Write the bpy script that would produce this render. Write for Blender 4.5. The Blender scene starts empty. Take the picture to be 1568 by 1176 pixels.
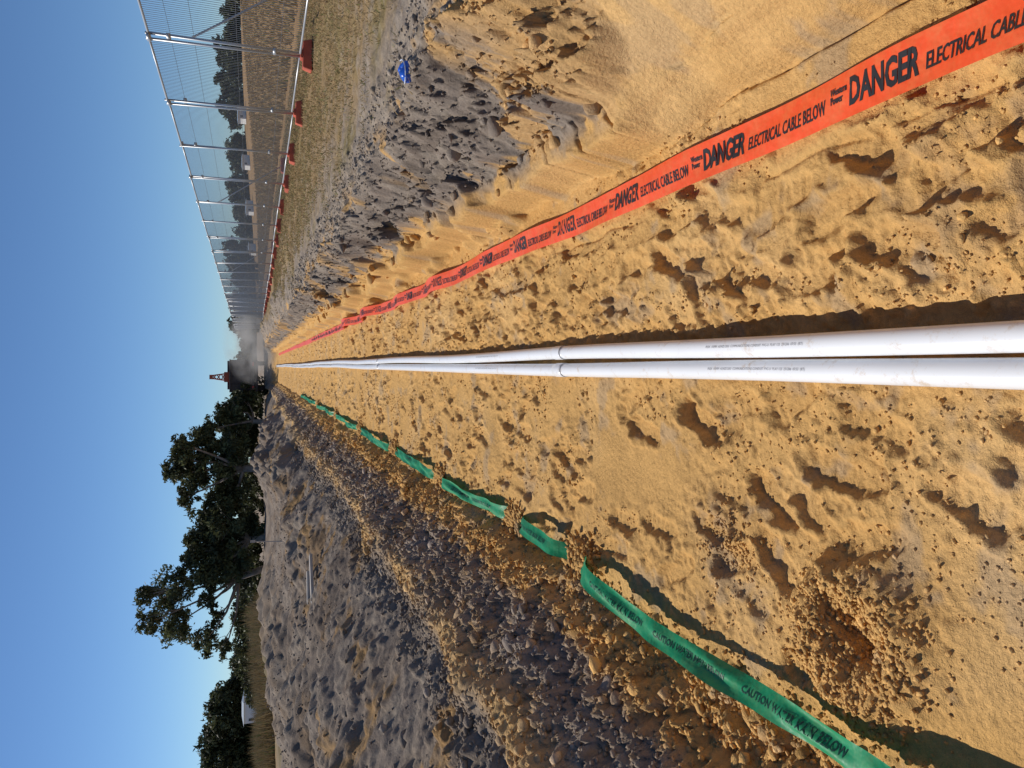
import bpy, math, numpy as np
from mathutils import Vector, Matrix
rng = np.random.default_rng(7)
scene = bpy.context.scene
COL = scene.collection

# ---------------------------------------------------------------- helpers
def link(o, parent=None):
    COL.objects.link(o)
    if parent is not None: o.parent = parent
    return o
def empty(name, loc=(0,0,0)):
    e = bpy.data.objects.new(name, None); e.location = loc; e.empty_display_size = .2
    return link(e)
def np_mesh(name, V, F, colors=None, smooth=True, mat=None, parent=None):
    V = np.asarray(V, dtype=np.float32); F = np.asarray(F, dtype=np.int32)
    me = bpy.data.meshes.new(name)
    k = F.shape[1]; m = F.shape[0]
    me.vertices.add(len(V)); me.vertices.foreach_set('co', V.ravel())
    me.loops.add(m*k); me.loops.foreach_set('vertex_index', F.ravel())
    me.polygons.add(m); me.polygons.foreach_set('loop_start', np.arange(0, m*k, k, dtype=np.int32))
    me.polygons.foreach_set('loop_total', np.full(m, k, dtype=np.int32))
    me.update(calc_edges=True)
    me.polygons.foreach_set('use_smooth', np.full(m, smooth, dtype=bool))
    if colors is not None:
        ca = me.color_attributes.new('Col', 'FLOAT_COLOR', 'POINT')
        c = np.ones((len(V), 4), dtype=np.float32); c[:, :3] = colors
        ca.data.foreach_set('color', c.ravel())
    if mat: me.materials.append(mat)
    return link(bpy.data.objects.new(name, me), parent)

class MB:
    def __init__(s): s.v=[]; s.f=[]
    def tube(s, p0, p1, r0, r1=None, n=6, cap=True):
        r1 = r0 if r1 is None else r1
        p0=Vector(p0); p1=Vector(p1); d=(p1-p0).normalized()
        a = d.orthogonal().normalized(); b = d.cross(a); o=len(s.v)
        for p,r in ((p0,r0),(p1,r1)):
            for i in range(n):
                t=2*math.pi*i/n; s.v.append(tuple(p+a*r*math.cos(t)+b*r*math.sin(t)))
        for i in range(n):
            j=(i+1)%n; s.f.append((o+i,o+j,o+n+j,o+n+i))
        if cap:
            s.f.append(tuple(o+i for i in reversed(range(n)))); s.f.append(tuple(o+n+i for i in range(n)))
    def box(s, c, d, top=1.0, rot=0.0):
        cx,cy,cz=c; dx,dy,dz=[q/2 for q in d]; o=len(s.v); cr,sr=math.cos(rot),math.sin(rot)
        for z,k in ((-dz,1),(dz,top)):
            for x,y in ((-dx,-dy),(dx,-dy),(dx,dy),(-dx,dy)):
                X=x*k; Y=y*k
                s.v.append((cx+X*cr-Y*sr, cy+X*sr+Y*cr, cz+z))
        for f in ((0,3,2,1),(4,5,6,7),(0,1,5,4),(1,2,6,5),(2,3,7,6),(3,0,4,7)): s.f.append(tuple(o+i for i in f))
    def make(s, name, mat, parent=None, smooth=False, bevel=0):
        me=bpy.data.meshes.new(name); me.from_pydata(s.v,[],s.f); me.update()
        if smooth:
            for p in me.polygons: p.use_smooth=True
        me.materials.append(mat); o=link(bpy.data.objects.new(name,me),parent)
        if bevel:
            b=o.modifiers.new('b','BEVEL'); b.width=bevel; b.segments=2
        return o

def _hash(ix, iy, seed):
    h = (ix*np.uint32(374761393) + iy*np.uint32(668265263) + np.uint32((seed*974634777)&0xffffffff))
    h = (h ^ (h >> np.uint32(13)))*np.uint32(1274126177)
    h = (h ^ (h >> np.uint32(15)))*np.uint32(2246822519)
    return h ^ (h >> np.uint32(16))
_ang=np.arange(1024,dtype=np.float32)*np.float32(2*math.pi/1024); _cs=np.cos(_ang); _sn=np.sin(_ang)
def pn(x, y, seed=0):
    x = np.asarray(x, dtype=np.float64); y = np.asarray(y, dtype=np.float64)
    x, y = np.broadcast_arrays(x, y)
    flx=np.floor(x); fly=np.floor(y)
    ix = flx.astype(np.int64).astype(np.uint32); iy = fly.astype(np.int64).astype(np.uint32)
    fx = (x-flx).astype(np.float32); fy = (y-fly).astype(np.float32)
    u = fx*fx*fx*(fx*(fx*6-15)+10); v = fy*fy*fy*(fy*(fy*6-15)+10)
    def g(i, j):
        a = _hash(ix+np.uint32(i), iy+np.uint32(j), seed) & np.uint32(1023)
        return _cs[a]*(fx-i)+_sn[a]*(fy-j)
    a = g(0,0); a = a+u*(g(1,0)-a); b = g(0,1); b = b+u*(g(1,1)-b)
    return (a+v*(b-a))*np.float32(1.5)
def fbm(x, y, o, seed=0, gain=.5, m=None):
    if m is not None:
        out=np.zeros(x.shape,dtype=np.float32); out[m]=fbm(x[m],y[m],o,seed,gain); return out
    s = 0; a = 1; t = 0
    for i in range(o):
        s = s+a*pn(x*2.03**i+i*17.3, y*2.03**i-i*9.1, seed+i*13); t += a; a *= gain
    return s/t*1.6
def ss(a, b, x):
    t = np.clip((x-a)/(b-a), 0, 1); return t*t*(3-2*t)
def lerp(a, b, t): return a+(b-a)*t

# ---------------------------------------------------------------- materials
def new_mat(name):
    m = bpy.data.materials.new(name); m.use_nodes = True
    nt = m.node_tree; b = nt.nodes['Principled BSDF']; return m, nt, b
def simple(name, col, rough=.6, metal=0, var=.15, scale=8, bump=0, bscale=40, spec=.5):
    m, nt, b = new_mat(name)
    b.inputs['Roughness'].default_value = rough; b.inputs['Metallic'].default_value = metal
    b.inputs['Specular IOR Level'].default_value = spec
    tc = nt.nodes.new('ShaderNodeTexCoord'); n = nt.nodes.new('ShaderNodeTexNoise')
    n.inputs['Scale'].default_value = scale; n.inputs['Detail'].default_value = 5
    nt.links.new(tc.outputs['Object'], n.inputs['Vector'])
    r = nt.nodes.new('ShaderNodeValToRGB')
    r.color_ramp.elements[0].position=.3; r.color_ramp.elements[1].position=.7
    r.color_ramp.elements[0].color = (*[c*(1-var) for c in col], 1)
    r.color_ramp.elements[1].color = (*[min(1, c*(1+var)) for c in col], 1)
    nt.links.new(n.outputs['Fac'], r.inputs['Fac']); nt.links.new(r.outputs['Color'], b.inputs['Base Color'])
    if bump:
        n2 = nt.nodes.new('ShaderNodeTexNoise'); n2.inputs['Scale'].default_value = bscale; n2.inputs['Detail'].default_value = 4
        nt.links.new(tc.outputs['Object'], n2.inputs['Vector'])
        bp = nt.nodes.new('ShaderNodeBump'); bp.inputs['Distance'].default_value = bump
        nt.links.new(n2.outputs['Fac'], bp.inputs['Height']); nt.links.new(bp.outputs['Normal'], b.inputs['Normal'])
    return m
def attr_mat(name, rough=.95, bumps=(), grain=.25, gscale=300, spec=.15, translucent=0):
    m, nt, b = new_mat(name)
    b.inputs['Roughness'].default_value = rough; b.inputs['Specular IOR Level'].default_value = spec
    at = nt.nodes.new('ShaderNodeAttribute'); at.attribute_name = 'Col'
    tc = nt.nodes.new('ShaderNodeTexCoord')
    colout = at.outputs['Color']
    if grain:
        for sc, am in ((gscale, grain), (gscale/8, grain*.8)):
            n = nt.nodes.new('ShaderNodeTexNoise'); n.inputs['Scale'].default_value = sc
            n.inputs['Detail'].default_value = 3; n.inputs['Roughness'].default_value=.65
            nt.links.new(tc.outputs['Object'], n.inputs['Vector'])
            mr = nt.nodes.new('ShaderNodeMapRange')
            mr.inputs[1].default_value=.3; mr.inputs[2].default_value=.7
            mr.inputs[3].default_value=1-am; mr.inputs[4].default_value=1+am
            nt.links.new(n.outputs['Fac'], mr.inputs[0])
            vm = nt.nodes.new('ShaderNodeVectorMath'); vm.operation='SCALE'
            nt.links.new(colout, vm.inputs[0]); nt.links.new(mr.outputs[0], vm.inputs['Scale'])
            colout = vm.outputs[0]
    nt.links.new(colout, b.inputs['Base Color'])
    prev = None
    for sc, dist in bumps:
        n = nt.nodes.new('ShaderNodeTexNoise'); n.inputs['Scale'].default_value = sc; n.inputs['Detail'].default_value = 3
        n.inputs['Roughness'].default_value=.6
        nt.links.new(tc.outputs['Object'], n.inputs['Vector'])
        bp = nt.nodes.new('ShaderNodeBump'); bp.inputs['Distance'].default_value = dist
        nt.links.new(n.outputs['Fac'], bp.inputs['Height'])
        if prev: nt.links.new(prev, bp.inputs['Normal'])
        prev = bp.outputs['Normal']
    if prev: nt.links.new(prev, b.inputs['Normal'])
    if translucent:
        tr = nt.nodes.new('ShaderNodeBsdfTranslucent'); nt.links.new(colout, tr.inputs['Color'])
        mx = nt.nodes.new('ShaderNodeMixShader'); mx.inputs[0].default_value = translucent
        out = nt.nodes['Material Output']
        nt.links.new(b.outputs[0], mx.inputs[1]); nt.links.new(tr.outputs[0], mx.inputs[2]); nt.links.new(mx.outputs[0], out.inputs[0])
    return m

M_ground = attr_mat('soil_sand', bumps=((60,.008),(330,.003)), grain=.16, gscale=420, spec=.05)
M_clod = attr_mat('clod_soil', bumps=((120,.006),), grain=.12, gscale=300, spec=.05)
M_leaf = attr_mat('foliage', rough=.6, grain=0, spec=.3, translucent=.25)
M_grass = attr_mat('dry_grass', rough=.8, grain=0, translucent=.2)

# ---------------------------------------------------------------- terrain grid
def grow(start_step, lim, segs):
    out=[]; d=start_step; p=0
    while p < lim:
        g=[gg for (upto,gg) in segs if p<upto][0]
        d*=g; p+=d; out.append(p)
    return np.array(out)
mid=np.arange(-1.6,1.6+1e-6,.0066)
rt=1.6+grow(.0066,700,[(3.5,1.016),(1e9,1.06)]); lt=-1.6-grow(.0066,700,[(5,1.011),(1e9,1.06)])[::-1]
xs=np.concatenate([lt,mid,rt])
ys_near = np.arange(.75, 2.6, .0066)
l=[]; p=ys_near[-1]
while p < 60: p += max(.0066, .003*p); l.append(p)
d=.18
while p < 900: d*=1.07; p+=d; l.append(p)
bk=[]; p=.75; d=.0066
while p > -400: d=min(d*1.09, 40); p-=d; bk.append(p)
ys = np.concatenate([np.array(bk[::-1]), ys_near, np.array(l)])
X, Y = np.meshgrid(xs, ys)
near = ss(60, 25, Y)
inY=(Y>-9)&(Y<62)
mT=(np.abs(X)<1.25)&inY; mR=(X>.7)&(X<2.3)&inY; mL=(X<-.85)&(X>-2.4)&inY; mLT=(X<-1.4)&(X>-45)&(Y<110)&(Y>-10); mRT=(X>1.1)&(X<60)&(Y<110)&(Y>-10)
mNear=(np.abs(X)<12)&(Y>-9)&(Y<70)

wobR = .09*pn(ys*.9, 3.3, 1)+.05*pn(ys*3.1, 1.3, 2)+.010*pn(ys*9, .3, 3)
wobR = lerp(wobR*.15, wobR+.03, ss(2.3,4.4,ys))
wobR = (wobR-.035*ss(2.2,2.5,ys)*ss(4.4,3.6,ys))[:, None]
wobL = (.06*pn(ys*.8, 7.3, 4)+.03*pn(ys*2.7, 2.3, 5)+.012*pn(ys*9, .7, 6))[:, None]
topR = (.16*pn(ys*.7, 9.1, 7)+.12*pn(ys*1.7, 4.1, 8)+.04*pn(ys*6,2.1,8))[:, None]
Rf = .90+wobR+.03*ss(2.6, 2.2, Y); Rt = 1.38+topR*ss(1.2,2.6,Y)+.05*np.exp(-((Y-3.4)/.8)**2)
t = (X-Rf)/(Rt-Rf)+.012*pn(X*9,Y*7,14)
prof_a = np.interp(t, [0, .04, .07, .33, .38, .66, .84, 1.0, 1.25], [0, .14, .24, .27, .38, .50, .68, .755, .765])
prof_b = np.interp(t, [0, .04, .16, .18, .5, .8, 1.0, 1.2], [0, .07, .15, .19, .43, .62, .73, .76])
smooth_wall = ss(2.50, 2.42, Y+.10*pn(X*4, Y*2, 10)+.6*(X-1.0))
wallR = lerp(prof_a, prof_b, smooth_wall)
Lf = -1.04-.13*ss(3.2,2.0,Y)+wobL
tl = (Lf-X)
ridge = .05*pn(ys*.6, 1.7, 11)[:, None]
prof_l = np.interp(tl, [0, .05, .12, .38, .58, .66, .86, 1.1, 1.6, 2.4, 4.0], [0, .06, .09, .25, .40, .42, .37, .48, .63, .69, .72])
prof_l = prof_l+ridge*ss(.2,.5,tl)
UL = X-prof_l; UR = X+wallR
floor = .022*fbm(X*1.1, Y*1.1, 3, 12,m=mT)+.05*ss(.16,.32,X+.03*pn(ys*6,.4,13)[:,None])*ss(9,2,Y)+.03*ss(-.3,-.95,X)
floor = floor-.035*np.exp(-((X-.09)/.085)**4)*ss(3.2,1.8,Y)
Z = floor.copy()
Z = Z+wallR*(X > Rf) + prof_l*(X < Lf)
tm = ss(53, 60, Y)+ss(-5,-10,Y)
plate = .72
inner = (X > Lf-.6)&(X < Rt+.2)
Z = np.where(inner, lerp(Z, plate, tm), Z)
onR = ss(.0,.18,X-Rf)
onRtop = ss(-.05, .1, X-Rt)
onL = ss(.0,.1,Lf-X)
onLtop = ss(.50,.70,Lf-X)
inT = (1-onR)*(1-onL)*(1-np.clip(tm,0,1))
bankR = onR*(1-onRtop)*(1-smooth_wall)*(1-.8*ss(.34,.28,t))
Z += bankR*(.13*fbm(UR*1.8, Y*1.6, 3, 20,m=mR)+.06*np.abs(fbm(UR*5, Y*5, 3, 21,m=mR))+.035*fbm(UR*18,Y*18,3,27,m=mR)-.04*ss(.2,.5,fbm(UR*2.5,Y*2.8,2,25,m=mR)))
Z += onR*smooth_wall*(1-onRtop)*.014*fbm(X*5,Y*3,3,22,m=mR)
Z += onRtop*(.03*fbm(X*1.2, Y*1.2, 3, 23,m=mRT)+.014*fbm(X*9, Y*9, 3, 24,m=mRT)*near+.04*np.clip(fbm(X*4,Y*4,3,26,m=mRT),0,1)*ss(2.6,1.6,X))
bankL = onL*(1-onLtop)
Z += bankL*(.07*fbm(UL*2.2, Y*2.0, 3, 30,m=mL)+.045*fbm(UL*10, Y*10, 4, 31,.6,m=mL)+.02*np.abs(fbm(UL*24, Y*24, 2, 37,m=mL)))
LT=onLtop*ss(-60,-20,X)
Z += LT*(.10*fbm(X*.8, Y*.6, 4, 32,m=mLT)+.022*fbm(X*3.0, Y*2.4, 4, 33,.6,m=mLT)+.014*fbm(X*12,Y*11,3,34,m=mLT&(Y<26)&(X>-9))*ss(26,8,Y))
for mx,my,sx,sy,h in [(-3.4,6.5,.9,1.8,.22),(-4.6,10,1.2,2.2,.36),(-3.2,14,1.0,2.5,.30),(-2.4,19,.8,2.4,.5),(-3.0,25,1.1,3,.55),
                      (-2.6,33,.9,4,.6),(-7,18,2,3,.45),(-9,27,2.5,4,.5),(-5.0,42,1.6,5,.7),(-12,38,3,5,.5),(-8,3.5,2,2,.4),(-6,13,1,1.2,.3),
                      (3.0,20,.8,3,.12),(2.0,26,.5,4,.25),(2.2,44,.8,7,.3)]:
    i0,i1=np.searchsorted(xs,[mx-3*sx,mx+3*sx]); j0,j1=np.searchsorted(ys,[my-3*sy,my+3*sy]); s=(slice(j0,j1),slice(i0,i1))
    Z[s] += h*np.exp(-((X[s]-mx)/sx)**2-((Y[s]-my)/sy)**2)*(1+.6*fbm(X[s]*1.5,Y[s]*1.5,4,40))
Z += 2.7*ss(9, 60, X)+1.0*ss(60,200,X)*pn(X*.01,Y*.01,41)
Z += .25*ss(-8,-40,X)*pn(X*.06,Y*.06,42)
# floor: trodden crust, lumps and crumbs
rough_m = np.clip(.42+1.1*fbm(X*1.6+3, Y*1.3, 3, 50,m=mT), 0, 1)
smoothpatch = np.exp(-(((X+.42)/.22)**2+((Y-2.95)/.5)**2)**2)+np.exp(-(((X+.72)/.42)**2+((Y-1.05)/.30)**2)**2)+np.exp(-(((X+.25)/.18)**2+((Y-2.0)/.25)**2)**2)
smoothpatch=np.clip(smoothpatch,0,1)
rough_m = rough_m*(1-smoothpatch*.92)
Z += inT*near*(.011*rough_m+.004)*fbm(X*6, Y*5, 4, 51, .5,m=mT)
Z += inT*near*.011*rough_m*np.abs(fbm(X*17, Y*15, 3, 52,m=mT))
Z += inT*near*.007*(.25+rough_m)*(1-smoothpatch)*ss(-.04,.05,fbm(X*3.6,Y*3.2,4,53,.6,m=mT))
Z += inT*near*.005*rough_m*ss(.12,.2,fbm(X*11,Y*10,3,54,.6,m=mT))

def window(cx, cy, r):
    i0,i1=np.searchsorted(xs,[cx-r,cx+r]); j0,j1=np.searchsorted(ys,[cy-r,cy+r]); return slice(j0,j1),slice(i0,i1)
def footprint(cx, cy, ang, depth, L=.145, W=.052):
    r=L*1.7; s=window(cx,cy,r); x=X[s]-cx; y=Y[s]-cy
    if x.size<4: return
    a=x*math.sin(ang)+y*math.cos(ang); b=x*math.cos(ang)-y*math.sin(ang)
    w=W*(1+.18*(a/L)-.18*np.exp(-((a/L+.15)/.25)**2)); q=((a/L)**4+(b/w)**2)**.5
    jit=.18*pn(X[s]*22,Y[s]*22,61)+.10*pn(X[s]*60,Y[s]*60,62)
    ins=1-ss(.62,1.12,q+jit)
    base=np.median(Z[s])
    Z[s]=lerp(Z[s],base+.25*(Z[s]-base),ins)
    dep=-depth*ins*(1+.25*a/L); rim=.45*depth*np.exp(-((q+jit-1.32)/.24)**2)
    tread=.002*np.sign(np.sin(a*165))*ins*(np.abs(b)<w*.75)*(pn(X[s]*7,Y[s]*7,63)>-.1)
    Z[s]+=dep+rim*np.clip(.5+1.2*pn(X[s]*18,Y[s]*18,60),0,2)+tread
def bump(cx,cy,r,h):
    s=window(cx,cy,r*1.05); x=X[s]-cx; y=Y[s]-cy
    if x.size<2: return
    q=np.clip(1-(x*x+y*y)/(r*r),0,1); Z[s]+=h*q**.6
for k in range(4200):
    y=.8+14*rng.random()**2.0; x=rng.uniform(-1.0,.86)
    if -.05<x<.13: continue
    if pn(x*3,y*2.5,90)<.0: continue
    if abs(x+.42)<.2 and 2.5<y<3.4: continue
    if y<1.3 and x<-.35: continue
    r=rng.uniform(.007,.020)*(1+y*.06); bump(x,y,r,r*rng.uniform(.3,.65))
for k in range(1000):
    y = .9+ 52*rng.random()**1.4
    if rng.random()<.5: x = rng.uniform(.24,.68)
    else: x = rng.uniform(-.88,-.10)
    if y<3.6 and x<-.1 and (abs(x+.42)<.22 and 2.4<y<3.45): continue
    if y<1.5 and x<-.35: continue
    footprint(x,y,rng.normal(0,.4)+(math.pi if rng.random()<.5 else 0), rng.uniform(.012,.027), rng.uniform(.12,.145), rng.uniform(.046,.056))
for x,y,a,dp in [(-.42,2.05,.5,.034),(-.30,1.75,.2,.025),(-.47,1.62,-.3,.024),(.33,2.1,.3,.024),(.45,1.72,-.2,.024),(.42,2.6,.4,.03),(.3,3.1,.2,.03),
                 (-.2,2.45,.5,.034),(-.27,2.9,.2,.03),(-.62,2.0,.6,.025),(.52,1.3,-.4,.02),(-.15,1.6,.3,.018),(.62,3.6,.1,.03),(-.5,3.7,.4,.03),(-.3,1.25,.2,.02),(.33,1.5,.1,.02)]:
    footprint(x,y,a,dp)
for k in range(500):
    y=.8+6*rng.random(); x=.19+.05*rng.normal(); r=rng.uniform(.010,.028); bump(x,y,r,r*.6)
for k in range(7500):
    y=.8+13*rng.random()**2; x=-1.04-rng.random()**1.2*1.1; r=rng.uniform(.008,.034); bump(x,y,r,r*rng.uniform(.3,.8))
for k in range(5500):
    y=3+20*rng.random()**1.5; x=-1.8-rng.random()*6; r=rng.uniform(.025,.08); bump(x,y,r,r*rng.uniform(.2,.5))
for k in range(2200):
    y=2.5+10*rng.random()**1.6; x=rng.uniform(1.03,1.65); r=rng.uniform(.008,.036); bump(x,y,r,r*rng.uniform(.3,.7))
for bx,by,br,bh in [(.98,4.55,.17,.12),(1.02,5.3,.15,.10),(1.0,6.6,.2,.13),(1.0,8.2,.22,.13),(.95,10.5,.25,.15),(1.0,13,.3,.15)]:
    s=window(bx,by,br*2.2); q=np.hypot((X[s]-bx),(Y[s]-by)*.5)/br; Z[s]+=bh*(1-ss(.65,1.05,q+.3*pn(X[s]*8,Y[s]*6,75)))
px_,py_=-.74,1.62
s=window(px_,py_,.6); q=np.hypot(X[s]-px_,(Y[s]-py_)*.9)
Z[s]+=.050*np.exp(-((q-.15)/.08)**2)-.04*np.exp(-(q/.08)**2)+.03*np.abs(fbm(X[s]*16,Y[s]*16,3,70))*np.exp(-(q/.24)**2)
y1d=ys[:,None]
Z -= .04*np.exp(-((X-Rf+.005)/.010)**2)*ss(2.5,2.3,Y)*ss(0,.8,Y)*(.4+.9*np.abs(pn(y1d*7,.3,71)))
Z -= .025*np.exp(-((X-Rf-.11-.03*pn(y1d*4,.3,76))/.007)**2)*ss(2.4,2.2,Y)*(pn(y1d*1.3,.5,77)>-.15)
Z -= .014*np.exp(-((X-.63-.03*pn(y1d*3,.2,72))/.008)**2)*ss(4,3.5,Y)*(pn(y1d*2,.9,73)>-.2)
for yc in (2.62,2.93,3.3,3.85): Z -= .05*np.exp(-((Y-yc-.25*(X-.9)-.02*pn(X*20,yc,78))/.009)**2)*ss(-.01,.02,X-Rf)*ss(.22,.16,X-Rf)
pipe_band=np.exp(-((X-.035)/.085)**4)
Z=np.where((pipe_band>.3)&(np.abs(Y)<54), np.minimum(Z, .018), Z)

# ---------------------------------------------------------------- terrain colour zones
def C(r,g,b): return np.array([r,g,b],dtype=np.float32)
sand=C(.585,.345,.125); sand_l=C(.65,.415,.18); sand_d=C(.46,.27,.10); sand_g=C(.41,.295,.18)
grey=C(.235,.192,.158); grey_l=C(.36,.30,.24); brown=C(.25,.185,.13); grassc=C(.30,.205,.105); olive=C(.18,.16,.065); fieldc=C(.34,.215,.105)
def mixc(a,b,t): return a+(b-a)*np.asarray(t,dtype=np.float32)[...,None]
K=np.broadcast_to(sand,X.shape+(3,)).astype(np.float32)
f1=fbm(X*1.3,Y*1.1,4,80); f2=fbm(X*5,Y*5,4,81,m=mNear); f3=fbm(X*.5,Y*.4,3,82); f4=fbm(X*14,Y*14,3,83,m=mNear)
g2=fbm(UR*5,Y*5,4,84,m=mR)
K=mixc(K,sand_d,np.clip(.10+.8*f2,0,.5)); K=mixc(K,sand_l,np.clip(f1*.9+smoothpatch*.3,0,.7))
K=mixc(K,sand_g,ss(.15,.5,f2+.35*f1-.1)*.6)
K=mixc(K,grey,np.exp(-((X-.46)/.2)**2-((Y-1.22)/.22)**2)*np.clip(.3+1.2*f2+.5*f4,0,1)*.75)
K=mixc(K,grey,np.exp(-((X+.55)/.09)**2-((Y-2.35)/.12)**2)*np.clip(.5+f4,0,1)*.6)
rb=onR*(1-smooth_wall*.97)
hrel=Z+.14*g2+.05*f4
greyR=ss(.33,.43,hrel+.14*np.exp(-((Y-3.5)/1.0)**2)+.06*f1)
KR=mixc(mixc(np.broadcast_to(sand,K.shape),sand_l,np.clip(g2,0,1)), mixc(np.broadcast_to(grey*.95,K.shape),grey_l*.8,np.clip(.15+g2,0,1)), greyR)
KR=mixc(KR,C(.15,.118,.095),ss(.10,.45,fbm(UR*3,Y*3,3,85,m=mR))*greyR*.7)
KR=mixc(KR,sand,ss(.32,.55,f1+.3*f4)*.7*ss(.85,.6,Z))
K=mixc(K,KR,rb)
K=mixc(K,sand_l,smooth_wall*onR*.4)
gm=ss(.5,1.2,X-Rt+.5*f1)
gt=mixc(mixc(np.broadcast_to(grassc,K.shape),olive,np.clip(.0+.9*f1+.5*f3,0,.6)),grey_l,np.clip(.1+.8*f2-.3*ss(1,3,X-Rt),0,.6))
topc=mixc(mixc(np.broadcast_to(grey_l*.9,K.shape),grey,np.clip(.3+f2,0,1)),grassc,np.clip(f4,0,1)*.5)
K=mixc(K,mixc(topc,gt,gm),onRtop)
K=mixc(K,sand,np.exp(-((X-Rt-.04)/.12)**2)*ss(.05,.35,f1+.6*f2+.05)*.85*ss(.9,1.1,X))
K=mixc(K,mixc(np.broadcast_to(fieldc,K.shape),fieldc*.75,np.clip(.3+f3,0,1)),ss(5.0,6.5,X+.4*f1))
kl=mixc(np.broadcast_to(brown*1.2,K.shape),grey*1.25,np.clip(.6+f1,0,1)); kl=mixc(kl,sand_d*.95,ss(.1,.5,f2+.2*f4)*.5)
kl=mixc(kl,grey_l*1.05,ss(.15,.5,f4)*.5)
K=mixc(K,kl,onL*ss(.15,.26,tl+.07*f2))
rid=np.exp(-((tl-.62)/.11)**2)*np.clip(.75+.8*f1,0,1)
ltop=mixc(mixc(np.broadcast_to(grey*.92,K.shape),grey_l*.75,np.clip(.35+f2+.4*f4,0,1)),brown*.85,np.clip(.25+f1*.9,0,.85))
ltop=mixc(ltop,sand_d*.85,ss(.25,.55,f1-.4*f2)*.7*ss(-6,-2,X))
ltop=mixc(ltop,C(.14,.108,.085),ss(.15,.5,f3+.4*f1)*.55)
K=mixc(K,ltop,onLtop)
K=mixc(K,sand_l*.9,rid*.95)
K=mixc(K,mixc(np.broadcast_to(grassc*1.05,K.shape),olive,np.clip(.2+f3,0,.8)),ss(0,10,(-X-.25*Y)+2*f3)*ss(18,26,Y)+ss(-16,-26,X))
K=mixc(K,mixc(np.broadcast_to(grey_l*.8,K.shape),brown,np.clip(.4+f3+f1,0,1)),ss(54,58,Y)*(X<6))
far=ss(90,400,np.hypot(X,Y))
K=mixc(K,C(.23,.2,.13),far*.7)
K=np.clip(K,.01,.9)

ny,nx=X.shape
idx=np.arange(ny*nx,dtype=np.int32).reshape(ny,nx)
F=np.stack([idx[:-1,:-1],idx[:-1,1:],idx[1:,1:],idx[1:,:-1]],-1).reshape(-1,4)
V=np.stack([X,Y,Z],-1).reshape(-1,3)
ground=np_mesh('ground',V,F,K.reshape(-1,3),True,M_ground)
def gz(x,y):
    i=np.clip(np.searchsorted(xs,x),0,nx-1); j=np.clip(np.searchsorted(ys,y),0,ny-1); return Z[j,i]
def gc(x,y):
    i=np.clip(np.searchsorted(xs,x),0,nx-1); j=np.clip(np.searchsorted(ys,y),0,ny-1); return K[j,i]

# ---------------------------------------------------------------- clods
import bmesh
bm=bmesh.new(); bmesh.ops.create_icosphere(bm,subdivisions=2,radius=1); 
IV=np.array([v.co[:] for v in bm.verts]); IF=np.array([[v.index for v in f.verts] for f in bm.faces]); bm.free()
bm=bmesh.new(); bmesh.ops.create_icosphere(bm,subdivisions=1,radius=1)
IV1=np.array([v.co[:] for v in bm.verts]); IF1=np.array([[v.index for v in f.verts] for f in bm.faces]); bm.free()
def rock_variants(IVx,n,amp,jit=.08):
    out=[]
    for k in range(n):
        v=IVx.copy()
        for j in range(9):
            d=rng.normal(size=3); d/=np.linalg.norm(d); c=rng.uniform(.45,.85)
            e=np.maximum(v@d-c,0); v=v-e[:,None]*d*amp
        v*=rng.uniform(.7,1.2,3); v*=(1+jit*rng.normal(size=(len(v),1))); out.append(v)
    return np.array(out)
RV=rock_variants(IV1,12,.95); RV2=rock_variants(IV,12,.98,.035)
def scatter(name,x,y,r,tint=1.0,bright=.12,sink=.3,big=False):
    rv,ifc,nv=(RV2,IF,len(IV)) if big else (RV,IF1,len(IV1))
    n=len(x); k=rng.integers(0,len(rv),n); v=rv[k]*r[:,None,None]
    a=rng.uniform(0,6.283,n); ca,sa=np.cos(a),np.sin(a)
    vx=v[:,:,0]*ca[:,None]-v[:,:,1]*sa[:,None]; vy=v[:,:,0]*sa[:,None]+v[:,:,1]*ca[:,None]
    z=gz(x,y); vz=v[:,:,2]*.8+(z+r*(.8-sink*2))[:,None]
    W=np.stack([vx+x[:,None],vy+y[:,None],vz],-1).reshape(-1,3)
    Fx=(ifc[None]+(np.arange(n)*nv)[:,None,None]).reshape(-1,3)
    c=gc(x,y)*tint*(1+bright*rng.normal(size=(n,1))); c=np.clip(c,.02,.9)
    return np_mesh(name,W,Fx,np.repeat(c,nv,axis=0),True,M_clod)
xa=[];ya=[];ra=[]
def add(x,y,r): xa.append(x);ya.append(y);ra.append(r)
n=15000; y=.85+11*rng.random(n)**2; x=rng.uniform(-1.0,.88,n)
keep=(pn(x*3,y*2.5,90)>.0)&~((x>-.05)&(x<.13))&~((np.abs(x+.42)<.2)&(y>2.5)&(y<3.4)); x=x[keep];y=y[keep]
add(x,y,rng.uniform(.002,.007,len(x))*(1+y*.1)*(1+1.2*(rng.random(len(x))<.04)))
n=1800; a=rng.uniform(0,6.28,n); q=np.abs(rng.normal(.13,.08,n)); add(px_+q*np.cos(a),py_+q*np.sin(a)*1.1,rng.uniform(.003,.014,n)*(1-q*.8))
n=350; a=rng.uniform(0,6.28,n); q=np.abs(rng.normal(0,.10,n)); add(-.62+q*np.cos(a),2.25+q*np.sin(a),rng.uniform(.003,.011,n))
n=2500; y=.9+9*rng.random(n)**1.5; add(-1.10+.06*rng.normal(size=n),y,rng.uniform(.005,.016,n))
x=np.concatenate(xa);y=np.concatenate(ya);r=np.clip(np.concatenate(ra),.002,.05)
scatter('sand_clods',x,y,r,1.05)
n=16000; y=.8+17*rng.random(n)**1.8; x=-1.12-rng.random(n)**1.3*1.0; scatter('soil_clods',x,y,rng.uniform(.004,.016,n)*(1+y*.05)*(1+1.6*(rng.random(n)<.04)),1.15,.15)
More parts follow.
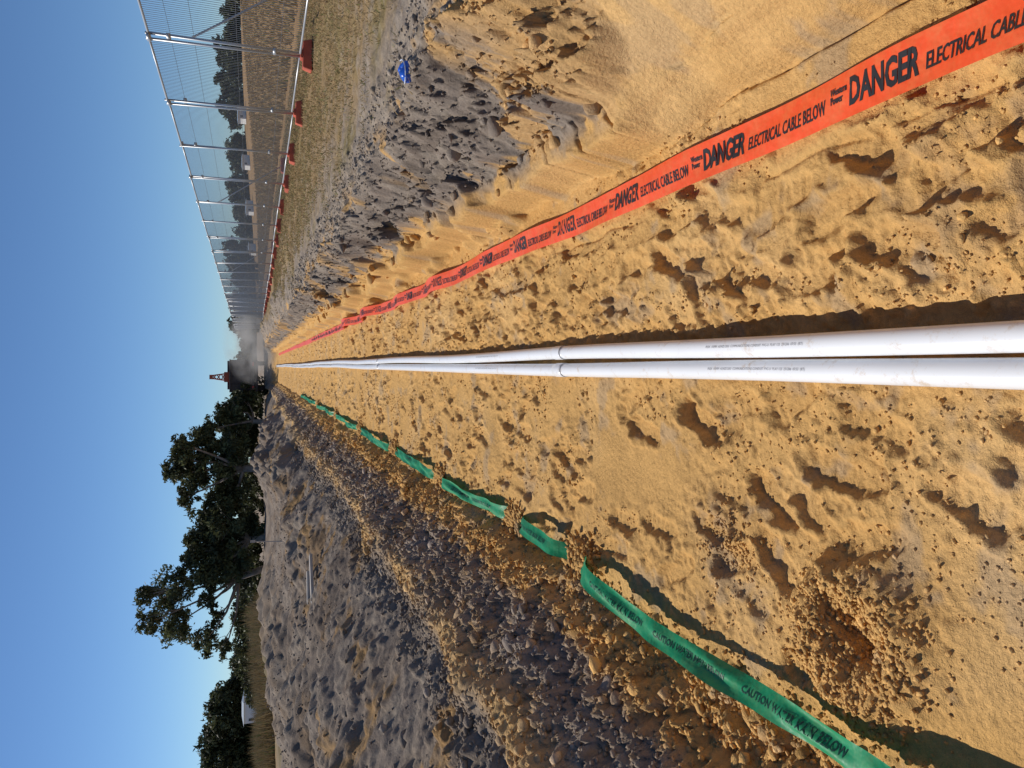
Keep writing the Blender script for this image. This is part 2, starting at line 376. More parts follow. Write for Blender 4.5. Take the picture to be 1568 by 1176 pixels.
n=6000; y=2.5+15*rng.random(n)**1.4; x=rng.uniform(1.05,1.9,n); scatter('bank_rubble',x,y,rng.uniform(.003,.012,n)*(1+y*.04)*(1+2*(rng.random(n)<.03)),1.1,.12)
n=9000; y=3+25*rng.random(n)**1.3; x=-1.8-rng.random(n)*7; scatter('spoil_rubble',x,y,rng.uniform(.006,.026,n)*(1+1.5*(rng.random(n)<.03)),1.1,.15,.36)
n=70; y=2.7+14*rng.random(n)**1.3; x=rng.uniform(.95,1.22,n); scatter('sand_blocks',x,y,rng.uniform(.02,.06,n)*(1+y*.03),1.05,.08,.35,True)
n=80; y=1.2+14*rng.random(n)**1.3; x=rng.uniform(-1.9,-1.15,n); scatter('soil_blocks',x,y,rng.uniform(.02,.05,n)*(1+y*.03),1.1,.06,.40,True)

# ---------------------------------------------------------------- pipes
M_pipe=simple('white_pvc',(.78,.79,.80),rough=.28,var=.03,scale=3,spec=.5)
nt=M_pipe.node_tree; b=nt.nodes['Principled BSDF']
tc=nt.nodes.new('ShaderNodeTexCoord'); nz=nt.nodes.new('ShaderNodeTexNoise'); nz.inputs['Scale'].default_value=14; nz.inputs['Detail'].default_value=9; nz.inputs['Roughness'].default_value=.8
nt.links.new(tc.outputs['Object'],nz.inputs['Vector']); rr=nt.nodes.new('ShaderNodeValToRGB'); rr.color_ramp.elements[0].position=.55; rr.color_ramp.elements[1].position=.70
rr.color_ramp.elements[0].color=(0,0,0,1); rr.color_ramp.elements[1].color=(.7,.7,.7,1)
nt.links.new(nz.outputs['Fac'],rr.inputs['Fac']); mx=nt.nodes.new('ShaderNodeMixRGB'); mx.inputs[2].default_value=(.55,.38,.2,1)
src=b.inputs['Base Color'].links[0].from_socket; nt.links.new(src,mx.inputs[1]); nt.links.new(rr.outputs[0],mx.inputs[0]); nt.links.new(mx.outputs[0],b.inputs['Base Color'])
M_ink=simple('printing_ink',(.28,.28,.29),rough=.6,var=.1)
M_gap=simple('joint_line_ring',(.22,.21,.19),rough=.8,var=.1)  # dark line ring in its own colour at the coupling joints
PR=.0345
def pipe_center(k,y):
    y=np.asarray(y,dtype=float)
    spread=.002+.009*np.exp(-((y-3.6)/.9)**2)+.006*np.abs(pn(y*.35,.5,100))
    side=-1 if k==0 else 1
    cx=.035+side*(PR+spread)+.016*pn(y*.22,.1,101)*ss(1,6,y)+.05*pn(y*.07,.6,102)*ss(6,20,y)
    cz=.050+.012*pn(y*.3,k*3.3,103)+.01*ss(2.5,1,y)
    return cx,cz
def curve_tube(name,yv,k,rfun,parent,n=28,mat=None):
    cx,cz=pipe_center(k,yv); rad=rfun(yv); a=np.linspace(0,2*math.pi,n,endpoint=False)
    Vx=cx[:,None]+rad[:,None]*np.cos(a); Vz=cz[:,None]+rad[:,None]*np.sin(a); Vy=np.repeat(yv[:,None],n,1)
    W=np.stack([Vx,Vy,Vz],-1).reshape(-1,3); m=len(yv); i=np.arange(m*n).reshape(m,n); j=np.roll(i,-1,1)
    Fq=np.stack([i[:-1],j[:-1],j[1:],i[1:]],-1).reshape(-1,4)
    return np_mesh(name,W,Fq,None,True,mat or M_pipe,parent)
def text_geo(body,size,offset=0,shear=0,bold=False):
    cu=bpy.data.curves.new('t','FONT'); cu.body=body; cu.size=size; cu.offset=offset; cu.shear=shear; cu.resolution_u=2; cu.space_line=.8
    o=bpy.data.objects.new('t',cu); COL.objects.link(o); dg=bpy.context.evaluated_depsgraph_get()
    me=bpy.data.meshes.new_from_object(o.evaluated_get(dg))
    bpy.data.objects.remove(o)
    v=np.array([q.co[:] for q in me.vertices]); f=[tuple(p.vertices) for p in me.polygons]
    bpy.data.meshes.remove(me); return v,f
def list_mesh(name,V,F,mat,parent):
    me=bpy.data.meshes.new(name); me.from_pydata([tuple(q) for q in V],[],F); me.update(); me.materials.append(mat)
    return link(bpy.data.objects.new(name,me),parent)
joints=[3.62,9.7,15.8,21.9,28,34]
for k in (0,1):
    P=empty('pvc_conduit')
    yv=np.unique(np.concatenate([np.linspace(-4,1,20),np.linspace(1,6,120),np.linspace(6,56,280)]+[[j-.001+k*.02,j+k*.02,j+.11+k*.02,j+.113+k*.02] for j in joints]))
    def rf(y,k=k):
        r=np.full_like(y,PR)
        for j in joints: r=np.where((y>=j+k*.02-1e-6)&(y<=j+.111+k*.02),PR+.0028,r)
        return r
    curve_tube('pipe',yv,k,rf,P)
    for j in joints[:3]:
        yj=np.array([j-.004+k*.02,j+.0+k*.02]); 
        curve_tube('joint_gap',yj,k,lambda q:np.full_like(q,PR+.0032),P,mat=M_gap)
    for y0 in (2.28,5.2):
        v,f=text_geo("IPLEX  100MM  AS/NZS 2053  COMMUNICATIONS CONDUIT  PVC-U  PLAY 123  231206  07:53  (RT)",.0115,0)
        yy=y0-v[:,0]; cx,cz=pipe_center(k,yy); ang=(math.radians(90)+ -v[:,1]/PR)
        r=PR+.0008
        W=np.stack([cx+r*np.cos(ang),yy,cz+r*np.sin(ang)],-1); list_mesh('print',W,f,M_ink,P)

# ---------------------------------------------------------------- marker tapes
def tape_mat(name,col,tr=.25,dust=.3,rough=.38):
    m,nt,b=new_mat(name); b.inputs['Roughness'].default_value=rough
    tc=nt.nodes.new('ShaderNodeTexCoord'); n=nt.nodes.new('ShaderNodeTexNoise'); n.inputs['Scale'].default_value=14; n.inputs['Detail'].default_value=8; n.inputs['Roughness'].default_value=.78
    nt.links.new(tc.outputs['Object'],n.inputs['Vector'])
    r=nt.nodes.new('ShaderNodeValToRGB'); r.color_ramp.elements[0].position=.45; r.color_ramp.elements[1].position=.72
    r.color_ramp.elements[0].color=(*col,1); r.color_ramp.elements[1].color=(*[c*(1-dust)+dust*s for c,s in zip(col,(.6,.36,.13))],1)
    nt.links.new(n.outputs['Fac'],r.inputs[0]); nt.links.new(r.outputs[0],b.inputs['Base Color'])
    bp=nt.nodes.new('ShaderNodeBump'); bp.inputs['Distance'].default_value=.006; n2=nt.nodes.new('ShaderNodeTexNoise'); n2.inputs['Scale'].default_value=24
    nt.links.new(tc.outputs['Object'],n2.inputs['Vector']); nt.links.new(n2.outputs['Fac'],bp.inputs['Height']); nt.links.new(bp.outputs['Normal'],b.inputs['Normal'])
    t_=nt.nodes.new('ShaderNodeBsdfTranslucent'); t_.inputs['Color'].default_value=(*col,1); mx=nt.nodes.new('ShaderNodeMixShader'); mx.inputs[0].default_value=tr
    nt.links.new(b.outputs[0],mx.inputs[1]); nt.links.new(t_.outputs[0],mx.inputs[2]); nt.links.new(mx.outputs[0],nt.nodes['Material Output'].inputs[0])
    return m
M_or=tape_mat('orange_plastic',(.90,.105,.028),.12); M_gr=tape_mat('green_plastic',(.010,.31,.13),.25,.15,.5)
M_black=simple('black_ink',(.02,.02,.022),rough=.5,var=.1); M_dkgreen=simple('dark_green_ink',(.005,.05,.03),rough=.5,var=.1)
TW=.128
tyy=np.linspace(-3,50,2200)
gmax=np.max([gz(np.full_like(tyy,.74+dx),tyy) for dx in (-.06,-.03,0,.03,.06)],axis=0)
ker=np.ones(25)/25; from_max=np.array([gmax[max(0,i-8):i+9].max() for i in range(len(gmax))])
tz=np.convolve(np.pad(from_max,12,mode='edge'),ker,'valid')+.004
tz=np.minimum(tz,.16)
def tapeO(yy,w):
    cx=.738+.014*pn(yy*.45,.2,110)
    z=np.interp(yy,tyy,tz)+.004*np.sin(yy*9+w*2)*pn(yy*1.1,.4,111)
    tilt=.05+.22*pn(yy*.5,.9,112)
    ww=w*TW
    return np.stack([cx+ww*np.cos(tilt),yy+0*w,z+.012+ww*np.sin(tilt)+.004*np.cos(w*5+yy*7)],-1)
def strip(name,fn,yv,wv,mat,parent):
    A,B=np.meshgrid(yv,wv,indexing='ij'); W=fn(A,B).reshape(-1,3); m,n=A.shape; i=np.arange(m*n).reshape(m,n)
    Fq=np.stack([i[:-1,:-1],i[:-1,1:],i[1:,1:],i[1:,:-1]],-1).reshape(-1,4)
    return np_mesh(name,W,Fq,None,True,mat,parent)
T=empty('orange_warning_tape')
strip('tape_strip',tapeO,np.concatenate([np.linspace(-3,1,60),np.linspace(1.01,8,700),np.linspace(8.02,50,900)]),np.linspace(-.5,.5,9),M_or,T)
def fit(v,L,H):
    v=v.copy(); v[:,0]-=v[:,0].min(); v[:,1]-=v[:,1].min(); v[:,0]*=L/v[:,0].max(); v[:,1]*=H/v[:,1].max(); return v
g_w=text_geo('Western\nPower',1,.03); g_d=text_geo('DANGER',1,.035,.12); g_e=text_geo('ELECTRICAL CABLE BELOW',1,.018)
TV=[];TF=[]
def put(g,L,H,y0,w0,fn,W,TV,TF):
    v=fit(g[0],L,H); o=len(TV); yy=y0-v[:,0]; w=(w0+v[:,1])/W
    Q=fn(yy,w); Q[:,2]+=.0016
    TV.extend(Q.tolist()); TF.extend([tuple(o+i for i in f) for f in g[1]])
per=.69
k=-1
while True:
    y0=1.69+k*per
    if y0>22: break
    put(g_w,.064,.044,y0,-.014,tapeO,TW,TV,TF)
    put(g_d,.225,.076,y0-.070,-.036,tapeO,TW,TV,TF)
    put(g_e,.355,.042,y0-.315,-.03,tapeO,TW,TV,TF)
    k+=1
list_mesh('lettering',TV,TF,M_black,T)

GW=.085
gseg=[(.2,3.34),(3.5,4.32),(4.48,6.3),(6.5,8.6),(8.8,11.4),(11.7,15),(15.6,19),(20,26)]
gy=np.linspace(.1,27,1500)
gg=np.max([gz(np.full_like(gy,-.965+dx),gy) for dx in (-.04,0,.04)],axis=0); gg=np.convolve(np.pad(gg,20,mode='edge'),np.ones(41)/41,'valid')
def tapeG(yy,w,e=None):
    yy=np.asarray(yy,dtype=float)
    cx=-.955-.055*ss(3.6,2.4,yy)+.02*pn(yy*.8,.3,120)+.010*np.sin(yy*1.9)
    base=np.interp(yy,gy,gg)
    z=lerp(base+.05,.145,ss(4.2,3.0,yy))+.02*np.sin(yy*2.1)+.01*pn(yy*4,.4,121)
    for a,b_ in gseg: z=z-.09*np.exp(-((yy-a)/.10)**2)-.07*np.exp(-((yy-b_)/.10)**2)
    tilt=.0+.45*pn(yy*.9,.6,122)+.35*np.exp(-((yy-2.2)/.4)**2)
    ww=w*GW*(1+.15*pn(yy*2.3,.1,123))
    return np.stack([cx-ww*np.cos(tilt),yy+0*w,z+ww*np.sin(tilt)+.008*np.sin(w*8+yy*6)*pn(yy*3,.5,124)*2],-1)
T2=empty('green_warning_tape')
for a,b_ in gseg: strip('tape_strip',tapeG,np.linspace(a,b_,max(60,int((b_-a)*70))),np.linspace(-.5,.5,9),M_gr,T2)
g_c=text_geo('CAUTION WATER MAIN BELOW',1,.02)
TV=[];TF=[]
k=0
while .9+k*.55<6:
    y1=.9+k*.55; k+=1
    if not any(a<y1-.48 and y1<b_ for a,b_ in gseg): continue
    v=fit(g_c[0],.46,.026); o=len(TV); yy=y1-v[:,0]; w=-((-.013+v[:,1])/GW)
    Q=tapeG(yy,w); Q[:,2]+=.0016
    TV.extend(Q.tolist()); TF.extend([tuple(o+i for i in f) for f in g_c[1]])
list_mesh('lettering',TV,TF,M_dkgreen,T2)
xa=[];ya=[];ra=[]
for a,b_ in gseg[:-1]:
    for e in (b_+.0,b_+.16):
        n=150; xa.append(-.96+rng.normal(size=n)*.045); ya.append(e+rng.normal(size=n)*.07); ra.append(rng.uniform(.006,.022,n)*(1+e*.03))
scatter('fallen_soil',np.concatenate(xa),np.concatenate(ya),np.concatenate(ra),.95,.12,-.1)

# ---------------------------------------------------------------- temporary fence
M_galv=simple('galvanised_steel',(.46,.47,.48),rough=.45,metal=.6,var=.1,scale=3)
M_wire=simple('galvanised_wire',(.30,.31,.32),rough=.5,metal=.5,var=.1)
M_foot=simple('red_plastic_block',(.48,.095,.05),rough=.8,var=.25,scale=5)
FE=empty('temporary_fence')
post=MB(); wire=MB(); feet=MB()
def fx(y): return 4.55-.028*(y-11)
y=4.2; pw=2.42
while y<64:
    y2=y+pw; x1=fx(y); x2=fx(y2); z1=float(gz(x1,y)); z2=float(gz(x2,y2))
    zb=max(z1,z2)+.16; lean=.05*rng.normal()
    A=Vector((x1,y+.05,zb)); B=Vector((x2,y2-.05,zb)); A2=A+Vector((lean,0,2.0)); B2=B+Vector((lean,0,2.0))
    post.tube(A-Vector((0,0,.15)),A2+Vector((0,0,.04)),.018); post.tube(B-Vector((0,0,.15)),B2+Vector((0,0,.04)),.018)
    post.tube(A,B,.016); post.tube(A2,B2,.016)
    nW=40
    for i in range(1,nW):
        f=i/nW; wire.tube(A.lerp(B,f),A2.lerp(B2,f),.0038,n=3,cap=False)
    for f in (.14,.43,.71,.86): wire.tube(A.lerp(A2,f),B.lerp(B2,f),.003,n=3,cap=False)
    for hz in (.35,1.75):
        post.box((x1,y,zb+hz),(.05,.14,.05))
    post.box((x1+lean,y,zb+2.0),(.06,.16,.05))
    feet.box((x1,y,z1+.06),(.44,.2,.13),.84,rot=.15*rng.normal())
    feet.box((x1,y,z1+.14),(.13,.15,.04),.9)
    if rng.random()<.35:
        post.tube((x1,y,zb+1.5),(x1+1.1,y,zb-.1),.015); feet.box((x1+1.1,y,z1+.055),(.42,.19,.11),.84)
    y=y2
post.make('posts_and_rails',M_galv,FE,True); wire.make('wire_mesh',M_wire,FE); feet.make('feet',M_foot,FE,bevel=.015)

# ---------------------------------------------------------------- grass
def blades(name,x,y,h,w,col,lean=.5):
    n=len(x); z=gz(x,y); a=rng.uniform(0,6.283,n); dx,dy=np.cos(a)*w,np.sin(a)*w
    l=rng.normal(size=(n,2))*lean*h[:,None]
    b1=np.stack([x-dx,y-dy,z-.01],-1); b2=np.stack([x+dx,y+dy,z-.01],-1); m=np.stack([x+l[:,0],y+l[:,1],z+h],-1)
    W=np.stack([b1,b2,m],1).reshape(-1,3); Fq=np.arange(3*n).reshape(n,3)
    return np_mesh(name,W,Fq,np.repeat(col,3,axis=0),False,M_grass)
def gcol(n,mixo):
    t=rng.random((n,1)); c=C(.46,.34,.18)*(1-t)+C(.33,.23,.11)*t
    o=(rng.random((n,1))<mixo); c=np.where(o,C(.16,.17,.06)*(1+.3*t),c); return c
n=110000; y=2.2+30*rng.random(n)**1.4; x=1.45+5.0*rng.random(n)**.75
dens=pn(x*1.8,y*1.5,130)+.5*pn(x*6,y*5,133); k=(dens>lerp(.35,-.5,ss(1.6,3.0,x))); x=x[k];y=y[k]
blades('dry_grass',x,y,rng.uniform(.010,.04,len(x))*(1+y*.02),.0022+.0005*y,gcol(len(x),.18),1.0)
n=60000; x=7+60*rng.random(n)**1.6; y=6+90*rng.random(n); blades('field_grass',x,y,rng.uniform(.1,.25,n),.012+.0006*y,gcol(n,.03)*.85,.3)
n=40000; y=30+28*rng.random(n); x=-.265*y-1.5-.32*y*rng.random(n)**1.2; blades('reed_grass',x,y,rng.uniform(.2,.8,n)*(.4+np.clip(pn(x*.4,y*.3,132)+.4,0,1)),.03,gcol(n,.15)*.7,.25)

# ---------------------------------------------------------------- trees
M_bark=simple('bark',(.26,.21,.17),rough=.9,var=.35,scale=3,bump=.03,bscale=12)
def leaves_geo(blobs,dens,ls,dark=1.0,hue=(.095,.105,.045)):
    P=[];Cc=[];
    for bx,by,bz,r in blobs:
        nc=int(16+10*r); d=rng.normal(size=(nc,3)); d/=np.linalg.norm(d,axis=1)[:,None]
        cc=np.array([bx,by,bz])+d*(r*rng.uniform(.35,1.10,nc))[:,None]*np.array([1,1,.85])
        for c in cc:
            m=max(6,int(dens*r*r/nc)); rr=r*rng.uniform(.15,.31)
            p=c+rng.normal(size=(m,3))*rr*np.array([.62,.62,.45]); P.append(p)
            br=rng.uniform(.5,1.6); Cc.append(np.repeat(np.array([[hue[0]*br,hue[1]*br,hue[2]*br]])*dark,m,0)*(1+.25*rng.normal(size=(m,1))))
    P=np.concatenate(P);Cc=np.clip(np.concatenate(Cc),.008,.3); n=len(P)
    u=rng.normal(size=(n,3)); u[:,2]-=.6; u/=np.linalg.norm(u,axis=1)[:,None]; w=np.cross(u,rng.normal(size=(n,3))); w/=np.linalg.norm(w,axis=1)[:,None]
    s=ls*rng.uniform(.6,1.4,(n,1)); a=u*s; b_=w*s*.42
    W=np.stack([P-a,P+b_,P+a,P-b_],1).reshape(-1,3); return W,np.arange(4*n).reshape(n,4),np.repeat(Cc,4,0)
def tree(name,base,blobs,dens=900,ls=.14,tr=.22,dark=1.0,fork=.35,bark=None):
    bx,by=base; z=float(gz(bx,by)); P=empty(name)
    W,Fq,Cc=leaves_geo(blobs,dens,ls,dark); np_mesh('foliage',W,Fq,Cc,False,M_leaf,P)
    mb=MB(); top=np.mean([b[:3] for b in blobs],axis=0); fk=Vector((bx+.25*(top[0]-bx),by,z+fork*(top[2]-z)))
    mb.tube((bx,by,z-.2),fk,tr,tr*.8,8)
    for b_ in blobs:
        e=Vector(b_[:3]); m=fk.lerp(e,.5)+Vector((rng.normal()*.15,rng.normal()*.15,-.25)); 
        mb.tube(fk,m,tr*.5,tr*.3,6); mb.tube(m,e,tr*.3,tr*.12,6)
        for q in range(5):
            d=Vector(rng.normal(size=3)).normalized()*b_[3]*.85; d.z=abs(d.z)*.8
            mb.tube(m.lerp(e,rng.uniform(.3,1)),e+d,tr*.12,tr*.03,4)
    mb.make('trunk',bark or M_bark,P,True)
def B(l,y0,js=1.2): return [(x,y0+rng.uniform(-js,js),z,r) for x,z,r in l]
tree('eucalyptus_tree',(-14.6,57),B([(-16.4,7.6,1.45),(-15.2,6.4,1.3),(-18.3,6.6,1.5),(-19.3,4.7,1.15),(-14.7,4.3,1.35),(-13.8,5.7,1.0),(-16.6,4.6,.8),(-20.1,3.4,.75),(-17.6,8.3,.95),(-16.0,8.8,.65),(-18.0,3.9,.6)],57,.9),1100,.13,.26)
tree('broadleaf_tree',(-12.2,56),B([(-12.6,3.8,1.9),(-11.6,5.0,1.3),(-13.8,3.0,1.6),(-10.9,3.4,1.5),(-13.0,5.4,1.0),(-12,2.0,1.4),(-14.4,4.3,1.0),(-10.2,4.5,.8)],56),1400,.14,.25,.85)
tree('broadleaf_tree',(-7.4,57),B([(-6.6,6.1,1.3),(-8,5.5,1.45),(-5.6,4.9,1.35),(-9.2,5.9,.8),(-7.6,3.6,1.9),(-9.5,3.3,1.5),(-6.1,3.0,1.5),(-7.6,6.9,.7),(-5.4,6.2,.7)],57),1450,.14,.3,.9)
tree('broadleaf_tree',(-4.1,58),B([(-4.2,3.5,1.3),(-3.3,2.8,1.1),(-4.9,2.5,1.1),(-4.6,4.6,.8),(-2.3,2.1,.85)],58),1400,.14,.2,.9)
bl=[(x,60+rng.uniform(-1,2),1.2+rng.uniform(-.2,.5),rng.uniform(.6,1.1)) for x in np.linspace(-21,-2,22)]
bl+=[(x,62+rng.uniform(-1,2),1.5+rng.uniform(-.2,1.0),rng.uniform(.8,1.5)) for x in np.linspace(-26,-20,7)]
W,Fq,Cc=leaves_geo(bl,700,.15,.75); np_mesh('shrubs',W,Fq,Cc,False,M_leaf)
bl=[]
for x,z,r in [(-56,6.0,3.4),(-62,6.6,3.9),(-66.5,6.4,3.4),(-59,4,3),(-64,3.5,3),(-51.8,4.4,2.6),(-47.9,3.2,2.1),(-70,5,3.4),(-76,6,4),(-82,5,4),(-90,6,5),(-53,5.4,2.6),(-61,8.0,2.4),(-55,7.2,1.8),(-42,2.6,1.8),(-36,2.8,1.9),(-30,2.6,1.7)]:
    bl.append((x,128+rng.uniform(-3,3),z,r)); bl.append((x+rng.uniform(-2,2),130,z*.5,r*.8))
for i in range(34):
    x=-100+i*3.4; bl.append((x,175+rng.uniform(-5,5),2.6+rng.uniform(-.5,1.2),rng.uniform(1.8,3.2)))
W,Fq,Cc=leaves_geo(bl,260,.34,.7); np_mesh('distant_trees',W,Fq,Cc,False,M_leaf)
bl=[]
for i in range(110):
    x=2+i*.95+rng.uniform(-1,1); yb=190-x*.7
    hb=2.4+rng.uniform(-.3,1.0)
    zb=float(gz(x,yb)); bl.append((x,yb+rng.uniform(-6,6),zb+hb*.5,rng.uniform(1.5,2.4))); 
    if rng.random()<.25: bl.append((x,yb,zb+hb+.8,rng.uniform(1,1.8)))
for i in range(16):
    bl.append((5+rng.uniform(0,10),105+rng.uniform(-6,6),1.8+rng.uniform(0,2.4),rng.uniform(.9,1.6)))
W,Fq,Cc=leaves_geo(bl,300,.34,.7); np_mesh('tree_line',W,Fq,Cc,False,M_leaf)

# ---------------------------------------------------------------- buildings far
M_white=simple('white_render',(.72,.72,.70),var=.06); M_roof=simple('metal_roof',(.30,.36,.42),rough=.5,var=.1); M_dark=simple('dark_glass',(.03,.035,.04),rough=.2)
def house(name,x,y,w,d,h,wall,rh=.9,win=3):
    z=float(gz(x,y))-.1; P=empty(name)
    m=MB(); m.box((x,y,z+h/2),(w,d,h)); m.make('walls',wall,P)
    r=MB(); a=.3
    r.v=[(x-w/2-a,y-d/2-a,z+h+.003),(x+w/2+a,y-d/2-a,z+h+.003),(x+w/2+a,y+d/2+a,z+h+.003),(x-w/2-a,y+d/2+a,z+h+.003),(x-w/2+w*.12,y,z+h+rh),(x+w/2-w*.12,y,z+h+rh)]
    r.f=[(0,1,5,4),(1,2,5),(2,3,4,5),(3,0,4),(3,2,1,0)]; r.make('roof',M_roof,P)
    q=MB()
    for i in range(win): q.box((x-w*.32+i*w*.32,y-d/2-.02,z+h*.55),(w*.12,.06,h*.3))
    q.make('windows',M_dark,P)
house('white_shed',-48.5,112,2.8,4,2.2,M_white,.3,1)
for x,y,w in [(26.5,134,1.9),(33.5,132,1.7),(40.5,130,1.9),(20,137,1.6)]:
    house('white_hut',x,y,w,3,1.2,M_white,.15,1)

# ---------------------------------------------------------------- truck
TR=empty('trenching_truck'); tx,ty=-.75,60.0; tzz=float(gz(tx,ty))  # stands in for the vac-truck or trencher at the trench end, simplified
M_trk=simple('dark_body',(.05,.035,.03),rough=.6,var=.3); M_tyre=simple('tyre_rubber',(.02,.02,.02),rough=.9); M_red=simple('red_paint',(.55,.09,.03),rough=.5); M_lamp=simple('tail_lamp',(.5,.03,.02),rough=.3)
m=MB(); m.box((tx,ty+2.5,tzz+.85),(2.1,6.5,.25)); m.box((tx,ty+1.6,tzz+1.75),(2.4,4.4,1.5)); 
for i in range(5): m.box((tx-1.1+i*.55,ty-.64,tzz+1.75),(.08,.08,1.5))
m.box((tx,ty-.66,tzz+2.45),(2.45,.1,.12)); m.box((tx,ty-.66,tzz+1.05),(2.45,.1,.12)); m.box((tx,ty+5.2,tzz+1.85),(2.3,1.7,1.9)); m.box((tx,ty-.7,tzz+.6),(2.3,.12,.2)); m.make('body',M_trk,TR,bevel=.03)
m=MB()
for yy in (.0,1.2,5.0):
    for sx in (-.95,.95): m.tube((tx+sx-.16,ty+yy,tzz+.48),(tx+sx+.16,ty+yy,tzz+.48),.48,n=20)
m.make('wheels',M_tyre,TR)
m=MB()
for sx in (-.9,.9): m.box((tx+sx,ty-.78,tzz+.85),(.3,.05,.14))
m.make('tail_lamps',M_lamp,TR)
m=MB()
for sx,sy in ((-.3,-.3),(.3,-.3),(.3,.3),(-.3,.3)): m.tube((tx+sx-.15,ty+4.2+sy,tzz+2.7),(tx+sx*.35-.15,ty+4.2+sy*.35,tzz+4.0),.05)
for zf in (.2,.45,.7):
    k=1-.65*zf; zz=tzz+2.7+1.3*zf
    m.tube((tx-.3*k-.15,ty+4.2-.3*k,zz),(tx+.3*k-.15,ty+4.2-.3*k,zz+.3),.04); m.tube((tx+.3*k-.15,ty+4.2-.3*k,zz),(tx-.3*k-.15,ty+4.2-.3*k,zz+.3),.04)
m.box((tx-.15,ty+4.2,tzz+2.85),(.8,.8,.35)); m.box((tx-.15,ty+4.2,tzz+4.0),(.35,.35,.25)); m.make('mast',M_red,TR)

# dust cloud
md=bpy.data.materials.new('dust'); md.use_nodes=True; nt=md.node_tree; nt.nodes.remove(nt.nodes['Principled BSDF'])
vol=nt.nodes.new('ShaderNodeVolumePrincipled'); vol.inputs['Color'].default_value=(.98,.92,.84,1)
tc=nt.nodes.new('ShaderNodeTexCoord'); nz=nt.nodes.new('ShaderNodeTexNoise'); nz.inputs['Scale'].default_value=2.2; nz.inputs['Detail'].default_value=4
nt.links.new(tc.outputs['Object'],nz.inputs['Vector'])
ln=nt.nodes.new('ShaderNodeVectorMath'); ln.operation='LENGTH'; nt.links.new(tc.outputs['Object'],ln.inputs[0])
fo=nt.nodes.new('ShaderNodeMapRange'); fo.inputs[1].default_value=.15; fo.inputs[2].default_value=1; fo.inputs[3].default_value=1; fo.inputs[4].default_value=0; nt.links.new(ln.outputs['Value'],fo.inputs[0])
nr=nt.nodes.new('ShaderNodeMapRange'); nr.inputs[1].default_value=.40; nr.inputs[2].default_value=.7; nr.inputs[3].default_value=0; nr.inputs[4].default_value=.7; nt.links.new(nz.outputs['Fac'],nr.inputs[0])
mu=nt.nodes.new('ShaderNodeMath'); mu.operation='MULTIPLY'; nt.links.new(fo.outputs[0],mu.inputs[0]); nt.links.new(nr.outputs[0],mu.inputs[1]); nt.links.new(mu.outputs[0],vol.inputs['Density'])
nt.links.new(vol.outputs[0],nt.nodes['Material Output'].inputs['Volume'])
dust=np_mesh('dust_cloud',IV,IF,None,True,md); dust.scale=(3.2,5.0,2.1); dust.location=(1.7,55,1.6)

# ---------------------------------------------------------------- small items
M_blue=simple('blue_plastic',(.02,.10,.50),rough=.25,var=.2,scale=30)
R=empty('blue_twine_roll',(0,0,0)); cx,cy=1.54,3.92; cz=float(gz(cx,cy))-.008
n=24; W=[];prof=[(0,.0),(.026,.0),(.046,.012),(.054,.035),(.050,.052),(.036,.065),(.020,.070),(.016,.060),(0,.06)]
for r_,z_ in prof:
    for i in range(n):
        a=2*math.pi*i/n; rr_=r_*(1+.09*math.sin(a*3+z_*40)+.05*math.sin(a*7)); W.append((cx+rr_*math.cos(a),cy+rr_*1.15*math.sin(a),cz+z_+.008*math.sin(a*2)))
Fq=[(j*n+i,j*n+(i+1)%n,(j+1)*n+(i+1)%n,(j+1)*n+i) for j in range(len(prof)-1) for i in range(n)]
np_mesh('spool',W,Fq,None,True,M_blue,R)
m=MB()
for i in range(16):
    a=i*.4; m.tube((cx+.056*math.cos(a),cy+.062*math.sin(a),cz+.02+.003*i),(cx+.056*math.cos(a+.4),cy+.062*math.sin(a+.4),cz+.023+.003*i),.003,n=5)
m.make('twine',simple('white_twine',(.6,.65,.75)),R)
M_wood=simple('weathered_timber',(.42,.38,.33),var=.2)
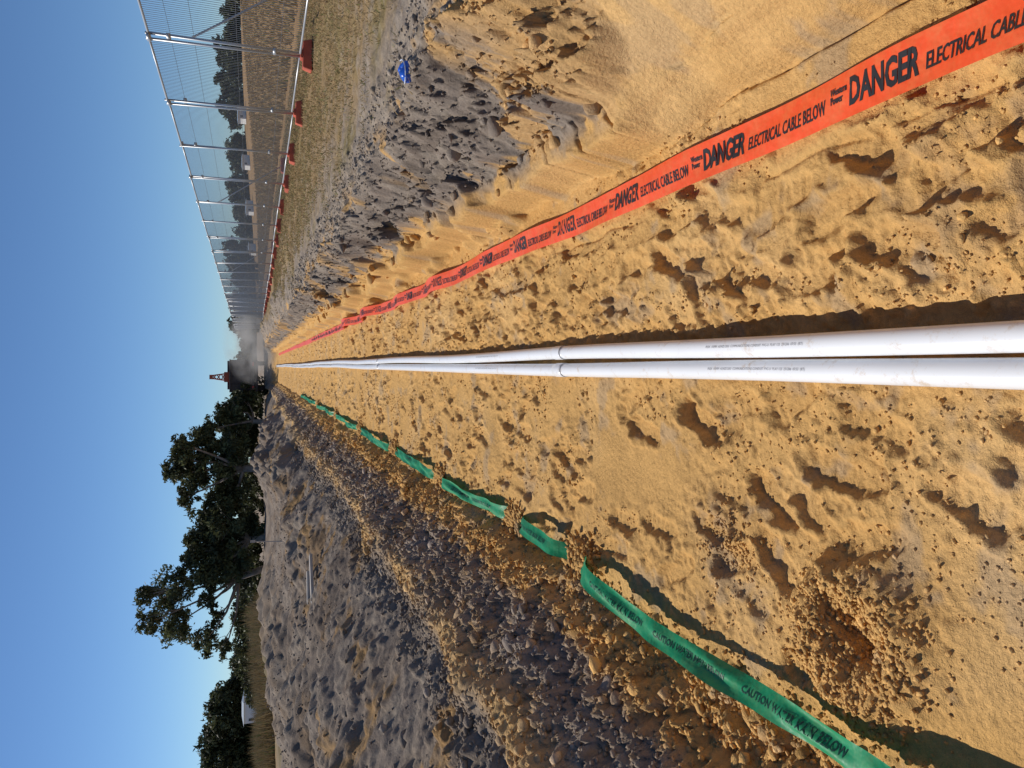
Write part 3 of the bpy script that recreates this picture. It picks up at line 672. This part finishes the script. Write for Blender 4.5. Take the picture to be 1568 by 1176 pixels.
m=MB(); x0,y0=-3.1,10.8; z0=float(gz(x0,y0)); m.box((x0,y0,z0+.06),(.95,.14,.04),rot=.6); m.box((x0-.1,y0+.3,z0+.09),(.5,.1,.04),rot=.2); m.make('timber_plank',M_wood,bevel=.005)
m=MB(); x0,y0=-3.6,16.; z0=float(gz(x0,y0)); m.tube((x0,y0,z0-.1),(x0+.05,y0,z0+.75),.011); m.box((x0+.05,y0,z0+.7),(.05,.02,.1)); m.make('survey_stake',M_wood)

# ---------------------------------------------------------------- light & sky
az=math.radians(-54); el=math.radians(46)
sv=Vector((math.sin(az)*math.cos(el),math.cos(az)*math.cos(el),math.sin(el)))
sd=bpy.data.lights.new('sun','SUN'); sd.energy=4.4; sd.angle=math.radians(.5); sd.color=(1,.94,.85)
so=link(bpy.data.objects.new('sun',sd)); so.rotation_euler=sv.to_track_quat('Z','Y').to_euler()
w=bpy.data.worlds.new('World'); scene.world=w; w.use_nodes=True; nt=w.node_tree
sk=nt.nodes.new('ShaderNodeTexSky'); sk.sky_type='NISHITA'; sk.sun_disc=False; sk.sun_elevation=el; sk.sun_rotation=az
sk.air_density=.8; sk.dust_density=0; sk.ozone_density=3.5
tn=nt.nodes.new('ShaderNodeMixRGB'); tn.blend_type='MULTIPLY'; tn.inputs[0].default_value=1; tn.inputs[2].default_value=(.74,.91,1.08,1)
bg=nt.nodes['Background']; bg.inputs['Strength'].default_value=.085
nt.links.new(sk.outputs[0],tn.inputs[1]); nt.links.new(tn.outputs[0],bg.inputs['Color'])
scene.view_settings.view_transform='Standard'; scene.view_settings.look='None'; scene.view_settings.exposure=0

# ---------------------------------------------------------------- camera (phone held sideways: picture is rolled 90 deg)
cam=bpy.data.cameras.new('camera'); cam.sensor_width=36; cam.lens=26.4; cam.clip_end=3000; cam.clip_start=.05
co=link(bpy.data.objects.new('camera',cam))
th=math.radians(19.05); ps=math.radians(1.3)
Rz=Matrix.Rotation(ps,3,'Z')
fwd=Rz@Vector((0,math.cos(th),-math.sin(th))); up=Rz@Vector((0,math.sin(th),math.cos(th))); right=Rz@Vector((1,0,0))
m3=Matrix((-up,right,-fwd)).transposed()
co.matrix_world=Matrix.Translation((0,0,1.6))@m3.to_4x4()
scene.camera=co
